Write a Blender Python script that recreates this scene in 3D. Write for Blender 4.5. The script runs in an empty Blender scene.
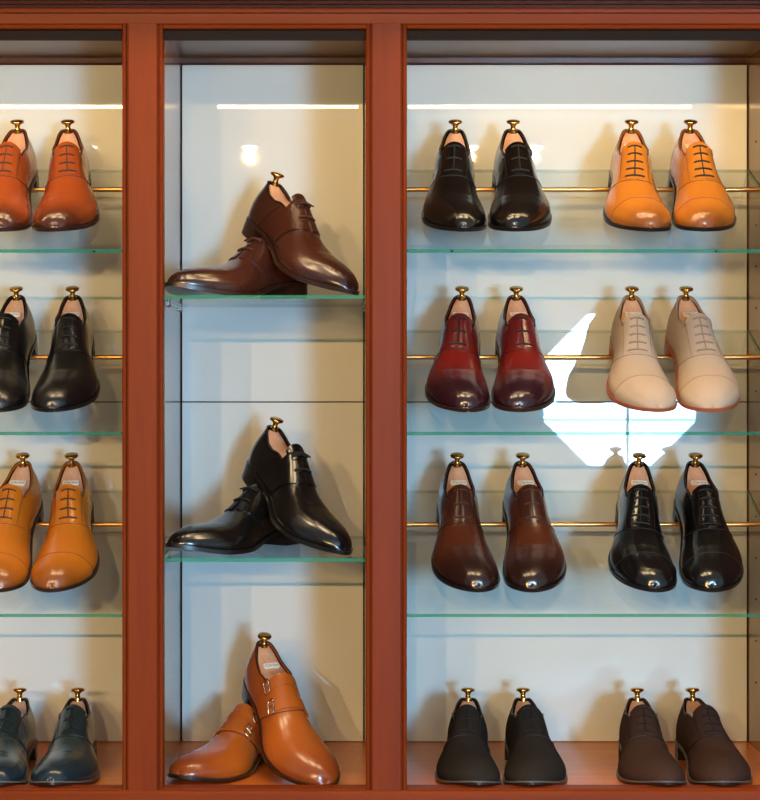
import bpy, bmesh, math, random
import numpy as np
from mathutils import Matrix, Vector

random.seed(4)
C = bpy.context.scene.collection
PI = math.pi
R = math.radians

# ------------------------------------------------------------------ frame
PXM = 620.0          # pixels per metre at the cabinet front plane (y = 0)
D = 2.9              # camera distance from the front plane
DEP = 0.403          # inside depth of the cabinet
ZC = 1.45            # eye height
VX, VY = 330.0, 370.6


def sc(y):
    return D / (D + y)


def PX(px, y=0.0):
    return (px - VX) / PXM / sc(y)


def PZ(py, y=0.0):
    return ZC + (VY - py) / PXM / sc(y)


# ------------------------------------------------------------------ materials
def new_mat(name):
    m = bpy.data.materials.new(name)
    m.use_nodes = True
    nt = m.node_tree
    b = nt.nodes['Principled BSDF']
    return m, nt, b


def s2l(c):
    return tuple(((v / 255) / 12.92 if v / 255 <= .04045 else ((v / 255 + .055) / 1.055) ** 2.4) for v in c)


def plain(name, rgb, rough=.5, metal=0, spec=.5, coat=0, bump=0, bscale=200, sheen=0):
    m, nt, b = new_mat(name)
    b.inputs['Roughness'].default_value = rough
    b.inputs['Metallic'].default_value = metal
    b.inputs['Specular IOR Level'].default_value = spec
    b.inputs['Coat Weight'].default_value = coat
    b.inputs['Coat Roughness'].default_value = .08
    b.inputs['Sheen Weight'].default_value = sheen
    col = s2l(rgb)
    tc = nt.nodes.new('ShaderNodeTexCoord')
    n = nt.nodes.new('ShaderNodeTexNoise')
    n.inputs['Scale'].default_value = bscale
    n.inputs['Detail'].default_value = 4
    nt.links.new(tc.outputs['Object'], n.inputs['Vector'])
    mx = nt.nodes.new('ShaderNodeMix')
    mx.data_type = 'RGBA'
    mx.inputs[6].default_value = tuple(c * .93 for c in col) + (1,)
    mx.inputs[7].default_value = tuple(min(1, c * 1.07) for c in col) + (1,)
    nt.links.new(n.outputs['Fac'], mx.inputs[0])
    nt.links.new(mx.outputs[2], b.inputs['Base Color'])
    if bump:
        bp = nt.nodes.new('ShaderNodeBump')
        bp.inputs['Strength'].default_value = bump
        bp.inputs['Distance'].default_value = .001
        nt.links.new(n.outputs['Fac'], bp.inputs['Height'])
        nt.links.new(bp.outputs['Normal'], b.inputs['Normal'])
    return m


def leather(name, rgb, burn, amount=.85, rough=.24, y0=.20, y1=.30, coat=.35):
    """polished calf: dyed colour, hand-burnished darker at the toe and the heel"""
    m, nt, b = new_mat(name)
    L = nt.links
    tc = nt.nodes.new('ShaderNodeTexCoord')
    sp = nt.nodes.new('ShaderNodeSeparateXYZ')
    L.new(tc.outputs['Object'], sp.inputs[0])
    n = nt.nodes.new('ShaderNodeTexNoise')
    n.inputs['Scale'].default_value = 22
    n.inputs['Detail'].default_value = 3
    L.new(tc.outputs['Object'], n.inputs['Vector'])
    ad = nt.nodes.new('ShaderNodeMath')
    ad.operation = 'MULTIPLY_ADD'
    L.new(n.outputs['Fac'], ad.inputs[0])
    ad.inputs[1].default_value = .04
    L.new(sp.outputs['Y'], ad.inputs[2])
    mr = nt.nodes.new('ShaderNodeMapRange')
    mr.interpolation_type = 'SMOOTHSTEP'
    mr.inputs['From Min'].default_value = y0 + .02
    mr.inputs['From Max'].default_value = y1 + .02
    mr.inputs['To Max'].default_value = amount
    L.new(ad.outputs[0], mr.inputs['Value'])
    mr2 = nt.nodes.new('ShaderNodeMapRange')
    mr2.interpolation_type = 'SMOOTHSTEP'
    mr2.inputs['From Min'].default_value = .10
    mr2.inputs['From Max'].default_value = .0
    mr2.inputs['To Max'].default_value = amount * .5
    L.new(sp.outputs['Y'], mr2.inputs['Value'])
    mxx = nt.nodes.new('ShaderNodeMath')
    mxx.operation = 'MAXIMUM'
    L.new(mr.outputs[0], mxx.inputs[0])
    L.new(mr2.outputs[0], mxx.inputs[1])
    mx = nt.nodes.new('ShaderNodeMix')
    mx.data_type = 'RGBA'
    mx.inputs[6].default_value = s2l(rgb) + (1,)
    mx.inputs[7].default_value = s2l(burn) + (1,)
    L.new(mxx.outputs[0], mx.inputs[0])
    L.new(mx.outputs[2], b.inputs['Base Color'])
    b.inputs['Roughness'].default_value = rough
    b.inputs['Specular IOR Level'].default_value = .5
    b.inputs['Coat Weight'].default_value = coat
    b.inputs['Coat Roughness'].default_value = .12
    n2 = nt.nodes.new('ShaderNodeTexNoise')
    n2.inputs['Scale'].default_value = 60
    n2.inputs['Detail'].default_value = 3
    L.new(tc.outputs['Object'], n2.inputs['Vector'])
    bp = nt.nodes.new('ShaderNodeBump')
    bp.inputs['Strength'].default_value = .10
    bp.inputs['Distance'].default_value = .004
    L.new(n2.outputs['Fac'], bp.inputs['Height'])
    L.new(bp.outputs['Normal'], b.inputs['Normal'])
    return m


def wood(name, dark, light, rough=.3, coat=.3, axis='Z', spec=.5, scale=9):
    m, nt, b = new_mat(name)
    L = nt.links
    tc = nt.nodes.new('ShaderNodeTexCoord')
    mp = nt.nodes.new('ShaderNodeMapping')
    sx = {'Z': (1, 1, .06), 'X': (.06, 1, 1), 'Y': (1, .06, 1)}[axis]
    mp.inputs['Scale'].default_value = sx
    L.new(tc.outputs['Object'], mp.inputs['Vector'])
    n = nt.nodes.new('ShaderNodeTexNoise')
    n.inputs['Scale'].default_value = scale * 4
    n.inputs['Detail'].default_value = 6
    n.inputs['Roughness'].default_value = .62
    n.inputs['Distortion'].default_value = .4
    L.new(mp.outputs[0], n.inputs['Vector'])
    cr = nt.nodes.new('ShaderNodeValToRGB')
    cr.color_ramp.elements[0].position = .25
    cr.color_ramp.elements[1].position = .75
    cr.color_ramp.elements[0].color = s2l(dark) + (1,)
    cr.color_ramp.elements[1].color = s2l(light) + (1,)
    L.new(n.outputs['Fac'], cr.inputs[0])
    L.new(cr.outputs[0], b.inputs['Base Color'])
    b.inputs['Roughness'].default_value = rough
    b.inputs['Specular IOR Level'].default_value = spec
    b.inputs['Coat Weight'].default_value = coat
    b.inputs['Coat Roughness'].default_value = .08
    return m


def emit(name, rgb, strength):
    m, nt, b = new_mat(name)
    nt.nodes.remove(b)
    e = nt.nodes.new('ShaderNodeEmission')
    e.inputs['Color'].default_value = tuple(rgb) + (1,)
    e.inputs['Strength'].default_value = strength
    nt.links.new(e.outputs[0], nt.nodes['Material Output'].inputs['Surface'])
    return m


def thin_glass(name, tint, refl=1.5):
    m, nt, b = new_mat(name)
    nt.nodes.remove(b)
    L = nt.links
    tr = nt.nodes.new('ShaderNodeBsdfTransparent')
    tr.inputs[0].default_value = tint + (1,)
    gl = nt.nodes.new('ShaderNodeBsdfGlossy')
    gl.inputs['Roughness'].default_value = .01
    fr = nt.nodes.new('ShaderNodeFresnel')
    fr.inputs['IOR'].default_value = refl
    ge = nt.nodes.new('ShaderNodeNewGeometry')
    iv = nt.nodes.new('ShaderNodeMath')
    iv.operation = 'SUBTRACT'
    iv.inputs[0].default_value = 1
    L.new(ge.outputs['Backfacing'], iv.inputs[1])
    mu = nt.nodes.new('ShaderNodeMath')
    mu.operation = 'MULTIPLY'
    L.new(fr.outputs[0], mu.inputs[0])
    L.new(iv.outputs[0], mu.inputs[1])
    mx = nt.nodes.new('ShaderNodeMixShader')
    L.new(mu.outputs[0], mx.inputs[0])
    L.new(tr.outputs[0], mx.inputs[1])
    L.new(gl.outputs[0], mx.inputs[2])
    L.new(mx.outputs[0], nt.nodes['Material Output'].inputs['Surface'])
    return m


WOOD_V = wood('mahogany_upright', (106, 38, 6), (128, 50, 12), axis='Z', rough=.45, coat=.0, spec=.12)
WOOD_H = wood('mahogany_lengthwise', (112, 42, 8), (138, 56, 16), axis='X', rough=.45, coat=.0, spec=.12)
WOOD_FLOOR = wood('mahogany_board', (200, 98, 32), (226, 126, 46), rough=.28, coat=.15, axis='X')
WOOD_DARK = wood('dark_mahogany', (58, 26, 18), (82, 38, 26), axis='X')
WOOD_SIDE = wood('varnished_side_board', (112, 70, 40), (140, 92, 54), rough=.22, coat=.6, axis='Z')
WOOD_TOP = wood('varnished_ceiling_board', (96, 62, 36), (118, 80, 48), rough=.3, coat=.0, axis='X')
PANEL = plain('back_painted_glass', (214, 217, 211), rough=.012, spec=.62, bscale=1)
GAP = plain('dark_backing', (40, 34, 30), rough=.8)
GLASS = thin_glass('clear_shelf_glass', (.975, .992, .985))
GLASS_EDGE = plain('green_glass_edge', (52, 142, 112), rough=.12, spec=.7, coat=.5)
_nt = GLASS_EDGE.node_tree
_tr = _nt.nodes.new('ShaderNodeBsdfTransparent')
_tr.inputs[0].default_value = (.34, .80, .58, 1)
_mx = _nt.nodes.new('ShaderNodeMixShader')
_mx.inputs[0].default_value = .42
_nt.links.new(_nt.nodes['Principled BSDF'].outputs[0], _mx.inputs[1])
_nt.links.new(_tr.outputs[0], _mx.inputs[2])
_nt.links.new(_mx.outputs[0], _nt.nodes['Material Output'].inputs['Surface'])
def pale_edge():
    m, nt, b = new_mat('pale_glass_edge')
    b.inputs['Base Color'].default_value = s2l((196, 222, 214)) + (1,)
    b.inputs['Roughness'].default_value = .3
    tr = nt.nodes.new('ShaderNodeBsdfTransparent')
    mx = nt.nodes.new('ShaderNodeMixShader')
    mx.inputs[0].default_value = .55
    nt.links.new(b.outputs[0], mx.inputs[1])
    nt.links.new(tr.outputs[0], mx.inputs[2])
    nt.links.new(mx.outputs[0], nt.nodes['Material Output'].inputs['Surface'])
    return m


PALE_EDGE = pale_edge()
BRASS = plain('polished_brass', (214, 168, 92), rough=.2, metal=1)
BRASS_RAIL = plain('brushed_brass', (196, 146, 84), rough=.3, metal=1)
STEEL = plain('polished_steel', (205, 205, 205), rough=.18, metal=1)
CEDAR = wood('cedar', (196, 140, 108), (226, 178, 142), rough=.5, coat=.1, axis='Y', scale=20)
LABEL = plain('white_label', (236, 234, 224), rough=.3, spec=.5)
INK = plain('grey_ink', (120, 116, 108), rough=.6)
BLACK_RUB = plain('black_rubber', (20, 20, 20), rough=.5)
BLACK_METAL = plain('black_metal', (24, 24, 26), rough=.4)

# ------------------------------------------------------------------ mesh builder


class MB:
    def __init__(s):
        s.v, s.f, s.mi = [], [], []

    def add(s, verts, faces, mi=0):
        o = len(s.v)
        s.v += [tuple(p) for p in verts]
        for f in faces:
            g = []
            for i in f:
                if (o + i) not in g:
                    g.append(o + i)
            if len(g) > 2:
                s.f.append(tuple(g))
                s.mi.append(mi)

    def box(s, x0, x1, y0, y1, z0, z1, mi=0):
        v = [(x, y, z) for x in (x0, x1) for y in (y0, y1) for z in (z0, z1)]
        s.add(v, [(0, 1, 3, 2), (4, 6, 7, 5), (0, 4, 5, 1), (2, 3, 7, 6), (0, 2, 6, 4), (1, 5, 7, 3)], mi)

    def prism(s, prof, p0, p1, u, v):
        """profile of (a, b) pairs swept straight from p0 to p1; u, v its axes"""
        p0, p1, u, v = map(Vector, (p0, p1, u, v))
        n = len(prof)
        vs = [p0 + u * a + v * b for a, b in prof] + [p1 + u * a + v * b for a, b in prof]
        fs = [(i, (i + 1) % n, n + (i + 1) % n, n + i) for i in range(n)]
        fs += [tuple(range(n))[::-1], tuple(range(n, 2 * n))]
        s.add(vs, fs)

    def tube(s, pts, r, n=8, cap=True, closed=False):
        pts = [Vector(p) for p in pts]
        m = len(pts)
        rr = r if isinstance(r, (list, tuple)) else [r] * m
        vs = []
        pu = None
        for i, p in enumerate(pts):
            if closed:
                t = pts[(i + 1) % m] - pts[i - 1]
            else:
                t = pts[min(i + 1, m - 1)] - pts[max(i - 1, 0)]
            t.normalize()
            if pu is None:
                pu = t.orthogonal().normalized()
            u = (pu - t * pu.dot(t)).normalized()
            pu = u
            w = t.cross(u)
            for k in range(n):
                a = 2 * PI * k / n
                vs.append(p + (u * math.cos(a) + w * math.sin(a)) * rr[i])
        fs = []
        for i in range(m if closed else m - 1):
            j = (i + 1) % m
            for k in range(n):
                fs.append((i * n + k, i * n + (k + 1) % n, j * n + (k + 1) % n, j * n + k))
        if cap and not closed:
            fs.append(tuple(range(n))[::-1])
            fs.append(tuple(range((m - 1) * n, m * n)))
        s.add(vs, fs)

    def lathe(s, prof, org=(0, 0, 0), M=None, n=20):
        """prof of (r, z), revolved about z"""
        vs = []
        for r, z in prof:
            for k in range(n):
                a = 2 * PI * k / n
                p = Vector((r * math.cos(a), r * math.sin(a), z))
                if M is not None:
                    p = M @ p
                vs.append(p + Vector(org))
        fs = []
        for i in range(len(prof) - 1):
            for k in range(n):
                fs.append((i * n + k, i * n + (k + 1) % n, (i + 1) * n + (k + 1) % n, (i + 1) * n + k))
        fs.append(tuple(range(n))[::-1])
        fs.append(tuple(range((len(prof) - 1) * n, len(prof) * n)))
        s.add(vs, fs)

    def build(s, name, mats, parent=None, smooth=False, flip=False, auto=None):
        me = bpy.data.meshes.new(name)
        fs = [f[::-1] for f in s.f] if flip else s.f
        me.from_pydata(s.v, [], fs)
        mats = mats if isinstance(mats, (list, tuple)) else [mats]
        for m in mats:
            me.materials.append(m)
        me.polygons.foreach_set('material_index', s.mi)
        if smooth:
            me.polygons.foreach_set('use_smooth', [True] * len(me.polygons))
            if auto:
                me.set_sharp_from_angle(angle=R(auto))
        me.validate()
        me.update()
        o = bpy.data.objects.new(name, me)
        C.objects.link(o)
        if parent:
            o.parent = parent
        return o


def bevel(o, w=.001, seg=2):
    b = o.modifiers.new('bevel', 'BEVEL')
    b.width = w
    b.segments = seg
    b.limit_method = 'ANGLE'
    b.angle_limit = R(35)
    return o


def tag(o, label, cat, group=None):
    o['label'] = label
    o['category'] = cat
    if group:
        o['group'] = group
    return o


def empty(name, label, cat, loc=(0, 0, 0), group=None):
    o = bpy.data.objects.new(name, None)
    o.empty_display_size = .05
    C.objects.link(o)
    o.location = loc
    return tag(o, label, cat, group)


def structure(o):
    o['kind'] = 'structure'
    return o


# ------------------------------------------------------------------ the shoe last (numpy)
LEN = .305
SIZE = 1.045        # all shoes, in local units times this
AT = .365           # where the throat of the mouth lies, as a share of the length
BM = .50            # how far from the middle the topline runs
TS = .0065          # thickness of sole and welt


def pchip(pts):
    x = np.array([p[0] for p in pts], float)
    y = np.array([p[1] for p in pts], float)
    h = np.diff(x)
    dl = np.diff(y) / h
    d = np.zeros_like(y)
    for i in range(1, len(x) - 1):
        if dl[i - 1] * dl[i] > 0:
            w1, w2 = 2 * h[i] + h[i - 1], h[i] + 2 * h[i - 1]
            d[i] = (w1 + w2) / (w1 / dl[i - 1] + w2 / dl[i])
    d[0], d[-1] = dl[0], dl[-1]

    def f(t):
        t = np.clip(np.asarray(t, float), x[0], x[-1])
        k = np.clip(np.searchsorted(x, t, side='right') - 1, 0, len(h) - 1)
        hh = h[k]
        u = (t - x[k]) / hh
        return (y[k] * (1 + 2 * u) * (1 - u) ** 2 + d[k] * hh * u * (1 - u) ** 2
                + y[k + 1] * u * u * (3 - 2 * u) + d[k + 1] * hh * u * u * (u - 1))
    return f


class Last:
    """surface of the upper: a runs heel to toe, b runs -1 medial edge .. 0 top .. 1 lateral edge"""

    def __init__(s, toe='almond', slim=1.0, instep=1.0):
        k = {'almond': 0.0, 'round': .003, 'chisel': .0022}[toe]
        s.w = pchip([(0, 0), (.004, .0075), (.015, .0142), (.035, .0208), (.07, .0268), (.12, .0302), (.2, .032),
                     (.3, .0312), (.4, .0318), (.5, .0365), (.58, .0418), (.66, .0456), (.71, .0462), (.77, .0438),
                     (.83, .0385 + k * .6), (.88, .0325 + k), (.92, .0266 + k), (.95, .021 + k), (.975, .0148 + k),
                     (.99, .0092 + k * .8), (.997, .005 + k * .5), (1, 0)])
        s.c = pchip([(0, 0), (.25, .001), (.45, .002), (.58, .0035), (.68, .0015), (.78, -.003), (.88, -.009), (1, -.0145)])
        s.h = pchip([(0, .080), (AT, .079 * instep), (.42, .0735 * instep), (.5, .0635), (.58, .0535), (.66, .0462), (.74, .0412),
                     (.82, .0372), (.88, .0332), (.93, .0276), (.96, .0222), (.98, .0163), (.993, .0098), (1, .001)])
        s.ht = pchip([(0, .0665), (.04, .0672), (.1, .062), (.18, .0535), (.25, .0525), (.3, .056), (AT, .061)])
        s.wt = pchip([(0, 0), (.004, .0035), (.015, .0072), (.035, .0105), (.07, .0143), (.12, .0182), (.2, .0222), (.3, .0252), (AT, .0255)])
        w_in, h_in = s.w, s.h
        ew, pw = {'almond': (1.9, .60), 'round': (2.1, .54), 'chisel': (2.15, .56)}[toe]
        wm, hm = float(w_in(.70)), float(h_in(.72))

        def wf(t):
            e = np.clip((np.asarray(t, float) - .70) / .30, 0, 1)
            return np.where(np.asarray(t) < .70, w_in(t), wm * np.maximum(1 - e ** ew, 0) ** pw)

        def hf(t):
            t = np.asarray(t, float)
            e = np.clip((t - .72) / .28, 0, 1)
            return np.where(t < .72, h_in(t), (hm - .030 * (t - .72)) * np.maximum(1 - e ** 2.5, 0) ** .6 + .0005)
        s.w, s.h = wf, hf
        s.px = pchip([(0, 1), (AT, 1.0), (.5, .92), (.7, .84), (.9, .88), (1, 1)])
        s.pz = pchip([(0, .85), (AT, .86), (.6, .9), (.8, .9), (.9, .95), (1, 1)])
        s.zb = pchip([(0, .0215), (.22, .0215), (.3, .0195), (.4, .0125), (.5, .0048), (.58, .0008), (.64, 0), (.75, .0002),
                      (.85, .0038), (.93, .009), (1, .0148)])
        s.slim = slim

    def z0(s, a):
        return s.zb(a) + TS - .001

    def P(s, a, b, off=0.0):
        a, b = np.broadcast_arrays(np.asarray(a, float), np.asarray(b, float))
        p = s._P(a, b)
        if np.any(off):
            e = 1e-3
            a1, a2 = np.clip(a - e, 0, 1), np.clip(a + e, 0, 1)
            b1, b2 = np.clip(b - e * 4, -1, 1), np.clip(b + e * 4, -1, 1)
            du = s._P(a2, b) - s._P(a1, b)
            dv = s._P(a, b2) - s._P(a, b1)
            n = np.cross(dv, du)
            n /= (np.linalg.norm(n, axis=-1, keepdims=True) + 1e-12)
            # point outward (away from a core line inside the shoe)
            core = np.stack([s.c(np.minimum(a, .88)), np.clip(a, .06, .88) * LEN, s.z0(a) + .3 * s.h(np.minimum(a, .88))], -1)
            sg = np.sign(np.sum((p - core) * n, -1, keepdims=True))
            p = p + n * sg * (np.asarray(off)[..., None] if np.ndim(off) else off)
        return p

    def _P(s, a, b):
        w, c, h, z0 = s.w(a) * s.slim, s.c(a), s.h(a), s.z0(a)
        sg = np.sign(b)
        ab = np.abs(b)
        th = (1 - ab) * PI / 2
        cx, cz = np.maximum(np.cos(th), 0) ** s.px(a), np.maximum(np.sin(th), 0) ** s.pz(a)
        bulge = 1 + .05 * np.sin(PI * np.clip(cz * 1.6, 0, 1))
        dx, dz = w * cx * bulge, h * cz
        q = np.clip((1 - ab) / (1 - BM), 0, 1)
        wt = s.wt(a) * s.slim
        kx = w + (wt - w) * q ** 1.7 + .0022 * np.sin(PI * q) * np.clip(w / .03, 0, 1)
        kz = s.ht(a) * q
        t = np.clip((a - (AT - .13)) / .13, 0, 1)
        t = t * t * (3 - 2 * t)
        x = c + sg * (kx * (1 - t) + dx * t)
        z = z0 + kz * (1 - t) + dz * t
        y = a * LEN
        lean = np.clip(1 - a / .16, 0, 1) ** 1.5
        y = y + lean * (.007 * q ** 2 - .0035 * np.sin(PI * np.clip(q * 1.25, 0, 1)))
        # toe: pull the upper part of the nose back so that it is rounded in side view
        nose = np.clip((a - .93) / .07, 0, 1) ** 2
        y = y - nose * .004 * np.clip(cz, 0, 1)
        return np.stack([x, y, z], -1)


def grid_faces(ni, nj, skip=None):
    fs = []
    for i in range(ni - 1):
        for j in range(nj - 1):
            if skip and skip(i, j):
                continue
            fs.append((i * nj + j, i * nj + j + 1, (i + 1) * nj + j + 1, (i + 1) * nj + j))
    return fs


def patch(mb, last, A, B, off=.0014, skirt=.0004):
    """a leather overlay with its own thickness; A, B equal-shaped parameter grids"""
    ni, nj = A.shape
    top = last.P(A, B, off).reshape(-1, 3)
    low = last.P(A, B, -skirt).reshape(-1, 3)
    fs = grid_faces(ni, nj)
    n = ni * nj
    ring = ([(0, j) for j in range(nj)] + [(i, nj - 1) for i in range(1, ni)]
            + [(ni - 1, j) for j in range(nj - 2, -1, -1)] + [(i, 0) for i in range(ni - 2, 0, -1)])
    ids = [i * nj + j for i, j in ring]
    m = len(ids)
    fs += [(ids[k], n + ids[k], n + ids[(k + 1) % m], ids[(k + 1) % m]) for k in range(m)]
    mb.add(np.concatenate([top, low]), fs)


def lin(a, b, n):
    return np.linspace(a, b, n)


def curve_on(last, A, B, off):
    return [Vector(p) for p in last.P(np.array(A), np.array(B), off)]


def outline(last, delta):
    a = np.concatenate([(1 - np.cos(lin(0, PI, 70))) / 2])
    w, c = last.w(a) * last.slim, last.c(a)
    res = []
    for sgn in (-1, 1):
        p = np.stack([c + sgn * w, a * LEN], -1)
        t = np.gradient(p, axis=0)
        t /= np.linalg.norm(t, axis=1, keepdims=True) + 1e-12
        n = np.stack([t[:, 1], -t[:, 0]], -1) * sgn
        n[0] = (0, -1)
        n[-1] = (0, 1)
        d = delta(a)[:, None] if callable(delta) else delta
        res.append(p + n * d)
    return a, res[0], res[1]


def slab(mb, Lp, Rp, zt, zb):
    m = len(zt)
    vs = []
    for i in range(m):
        vs += [(Lp[i][0], Lp[i][1], zt[i]), (Rp[i][0], Rp[i][1], zt[i]), (Rp[i][0], Rp[i][1], zb[i]), (Lp[i][0], Lp[i][1], zb[i])]
    fs = []
    for i in range(m - 1):
        for k in range(4):
            fs.append((i * 4 + k, i * 4 + (k + 1) % 4, (i + 1) * 4 + (k + 1) % 4, (i + 1) * 4 + k))
    fs.append((0, 1, 2, 3))
    fs.append(tuple((m - 1) * 4 + k for k in (3, 2, 1, 0)))
    mb.add(vs, fs)


NA1, NA2, NB = 26, 50, 45


def shoe_parts(style, toe='almond', laces=4, cap=False, slim=1.035):
    """{part name: (list of MB, smooth, auto angle)}, for a right foot, heel at y = 0, ground at z = 0"""
    last = Last(toe, slim, 1.0 if style != 'oxford' else 1.0)
    P = {}
    # upper
    a1 = AT * (1 - np.cos(lin(0, PI / 2, NA1)))
    a2 = AT + (1 - AT) * np.sin(lin(0, PI / 2, NA2))
    a = np.concatenate([a1, a2[1:]])
    nbm = 12
    bpos = np.concatenate([lin(0, BM, nbm), lin(BM, 1, (NB - 1) // 2 - nbm + 3)[1:]])
    b = np.concatenate([-bpos[::-1], bpos[1:]])
    nj = len(b)
    mid = nj // 2
    A, B = np.meshgrid(a, b, indexing='ij')
    pts = last.P(A, B).reshape(-1, 3)
    u = MB()
    it = NA1 - 1
    u.add(pts, grid_faces(len(a), nj, lambda i, j: i < it and (mid - nbm + 1) <= j < (mid + nbm - 1)))
    P['upper'] = [u]
    # sole
    aa, Lw, Rw = outline(last, lambda t: .0020 + .0020 * np.clip((t - .3) / .2, 0, 1))
    zb = last.zb(aa)
    w = MB()
    slab(w, Lw, Rw, zb + TS, zb + TS - .0026)
    P['welt'] = [w]
    aa, Lo, Ro = outline(last, lambda t: .0017 + .0017 * np.clip((t - .3) / .2, 0, 1))
    o = MB()
    slab(o, Lo, Ro, zb + TS - .0026, zb)
    P['outsole'] = [o]
    k = np.searchsorted(aa, .225)
    hl = MB()
    # three lifts
    for z1, z2, ins in ((.0215, .0085, 0), (.0085, .0075, .0006), (.0075, 0, 0)):
        aa, Lh, Rh = outline(last, .0020 - ins)
        slab(hl, Lh[:k], Rh[:k], np.full(k, z1), np.full(k, z2))
    P['heel'] = [hl]
    if style == 'oxford':
        al = .425 + .031 * laces if laces > 3 else .545
        f = MB()
        for sg in (-1, 1):
            v = lin(0, 1, 22)
            g = lin(0, 1, 14)
            V, G = np.meshgrid(v, g, indexing='ij')
            Ag = AT + .004 + V * (al - AT)
            wid = .30 + .55 * np.clip((1 - V), 0, 1) ** .8 * 0 + .10 * (1 - V)
            wid = wid * np.sqrt(np.clip(1.02 - V ** 6, 0, 1))
            Bg = sg * (.012 + G * wid)
            patch(f, last, Ag, Bg, .0011)
        P['facing'] = [f]
        lc = MB()
        for i in range(laces):
            ak = AT + .022 + (al - AT - .04) * i / max(1, laces - 1)
            bb = lin(-.2, .2, 11)
            lc.tube(curve_on(last, np.full(11, ak), bb, .0022), .00135, 6)
        lc.tube(curve_on(last, lin(AT + .022, al - .018, 20), np.zeros(20), .0012), .0011, 6)
        P['lace'] = [lc]
        sm = MB()
        for sg in (-1, 1):
            # vamp seam sweeps from the foot of the lacing back to the welt
            t = lin(0, 1, 26)
            sm.tube(curve_on(last, al + .012 - .10 * t ** 2.2, sg * (.0 + .97 * t), .0004), .00065, 5)
            # stitching beside the facing
            t = lin(0, 1, 16)
            sm.tube(curve_on(last, AT + .01 + t * (al - AT - .02), sg * (.46 - .12 * t), .0003), .0005, 5)
        P['seam'] = [sm]
        if cap:
            cm = MB()
            v = 1 - (1 - lin(0, 1, 26)) ** 1.6
            g = lin(-1, 1, 41)
            V, G = np.meshgrid(v, g, indexing='ij')
            A0 = .785 + .012 * (G ** 2)
            patch(cm, last, A0 + V * (.9988 - A0), G * .998, .0015, .0002)
            sm.tube(curve_on(last, .787 + .012 * lin(-1, 1, 50) ** 2, lin(-.99, .99, 50), .0016), .0006, 5)
            P['toe_cap'] = [cm]
        tg = MB()
        tongue(tg, last, .0035, .40)
        P['tongue'] = [tg]
    elif style == 'derby':
        f = MB()
        for sg in (-1, 1):
            v = lin(0, 1, 26)
            g = lin(0, 1, 18)
            V, G = np.meshgrid(v, g, indexing='ij')
            aend = .545 - .10 * G ** 1.5
            Ag = AT + .003 + V * (aend - AT)
            Bg = sg * (.05 + G * .90 * (1 - .06 * V) - .02 * np.sin(PI * V))
            patch(f, last, Ag, Bg, .0022)
        P['facing'] = [f]
        lc = MB()
        for i in range(laces):
            ak = AT + .032 + .075 * i
            bb = lin(-.24, .24, 13)
            lc.tube(curve_on(last, np.full(13, ak), bb, .0036), .0018, 6)
        p0 = curve_on(last, [AT + .032], [0.0], .005)[0]
        for sg in (-1, 1):        # a small flat bow
            t = lin(0, 2 * PI, 16)
            lc.tube([p0 + Vector((sg * .009 * (1 - math.cos(q)), .006 * math.sin(q), .001 - .0022 * (1 - math.cos(q)))) for q in t], .0012, 5)
        P['lace'] = [lc]
        tg = MB()
        tongue(tg, last, .012, .34)
        P['tongue'] = [tg]
        sm = MB()
        for sg in (-1, 1):
            t = lin(0, 1, 20)
            sm.tube(curve_on(last, .33 - .12 * t, sg * (.52 + .46 * t), .0003), .0005, 5)
        P['seam'] = [sm]
    elif style == 'monk':
        q_ = MB()
        # large quarter flap lying over the vamp, its free edge sweeping across the front
        v, g = lin(0, 1, 26), lin(-1, 1, 41)
        V, G = np.meshgrid(v, g, indexing='ij')
        Bq = G * .93 - .0
        aend = .545 - .115 * np.clip(np.abs(G), 0, 1) ** 2.2
        patch(q_, last, AT + .003 + V * (aend - AT), Bq, .0016)
        P['flap'] = [q_]
        st = MB()
        bk = MB()
        for a0, a9, bl in ((AT + .012, AT + .062, .66), (.482, .537, .62)):
            v, g = lin(0, 1, 10), lin(-.78, bl, 40)
            V, G = np.meshgrid(v, g, indexing='ij')
            rnd = np.sqrt(np.clip(1 - ((G - (bl - .10)) / .101).clip(0, 1) ** 2, 0, 1))
            drop = -.055 * np.abs(G) ** 1.8
            mid_ = (a0 + a9) / 2
            patch(st, last, mid_ + drop + (V - .5) * (a9 - a0) * np.maximum(rnd, .12), G, .0036)
            # buckle frame
            bc = bl - .20
            am = mid_ - .055 * bc ** 1.8
            hw, hb = (a9 - a0) * .62, .075
            loop = [(-1, -1), (0, -1), (1, -1), (1, 0), (1, 1), (0, 1), (-1, 1), (-1, 0)]
            fr = []
            for i in range(32):
                t = 2 * PI * i / 32
                cx, cy = math.cos(t), math.sin(t)
                se = (abs(cx) ** 5 + abs(cy) ** 5) ** (-1 / 5)
                fr.append(curve_on(last, [am + hw * cx * se], [bc + hb * cy * se], .0058)[0])
            bk.tube(fr, .0012, 6, closed=True)
            bk.tube(curve_on(last, np.full(6, am), lin(bc - hb, bc + hb, 6), .0062), .0009, 5)
        P['strap'] = [st]
        P['buckle'] = [bk]
        sm = MB()
        t = lin(-1, 1, 50)
        sm.tube(curve_on(last, .549 - .115 * np.abs(t) ** 2.2, t * .94, .0006), .0009, 5)
        P['seam'] = [sm]
        if cap:
            cm = MB()
            v = 1 - (1 - lin(0, 1, 26)) ** 1.6
            V, G = np.meshgrid(v, lin(-1, 1, 41), indexing='ij')
            A0 = .79 + .012 * (G ** 2)
            patch(cm, last, A0 + V * (.9988 - A0), G * .998, .0009, .0002)
            P['toe_cap'] = [cm]
    # binding of the topline
    bd = MB()
    rim = [last.P(x, -BM) for x in a1[::-1]] + [last.P(x, BM) for x in a1[1:]]
    bd.tube([Vector(p) for p in rim], .0014, 6)
    P['topline'] = [bd]
    return last, P


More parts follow.
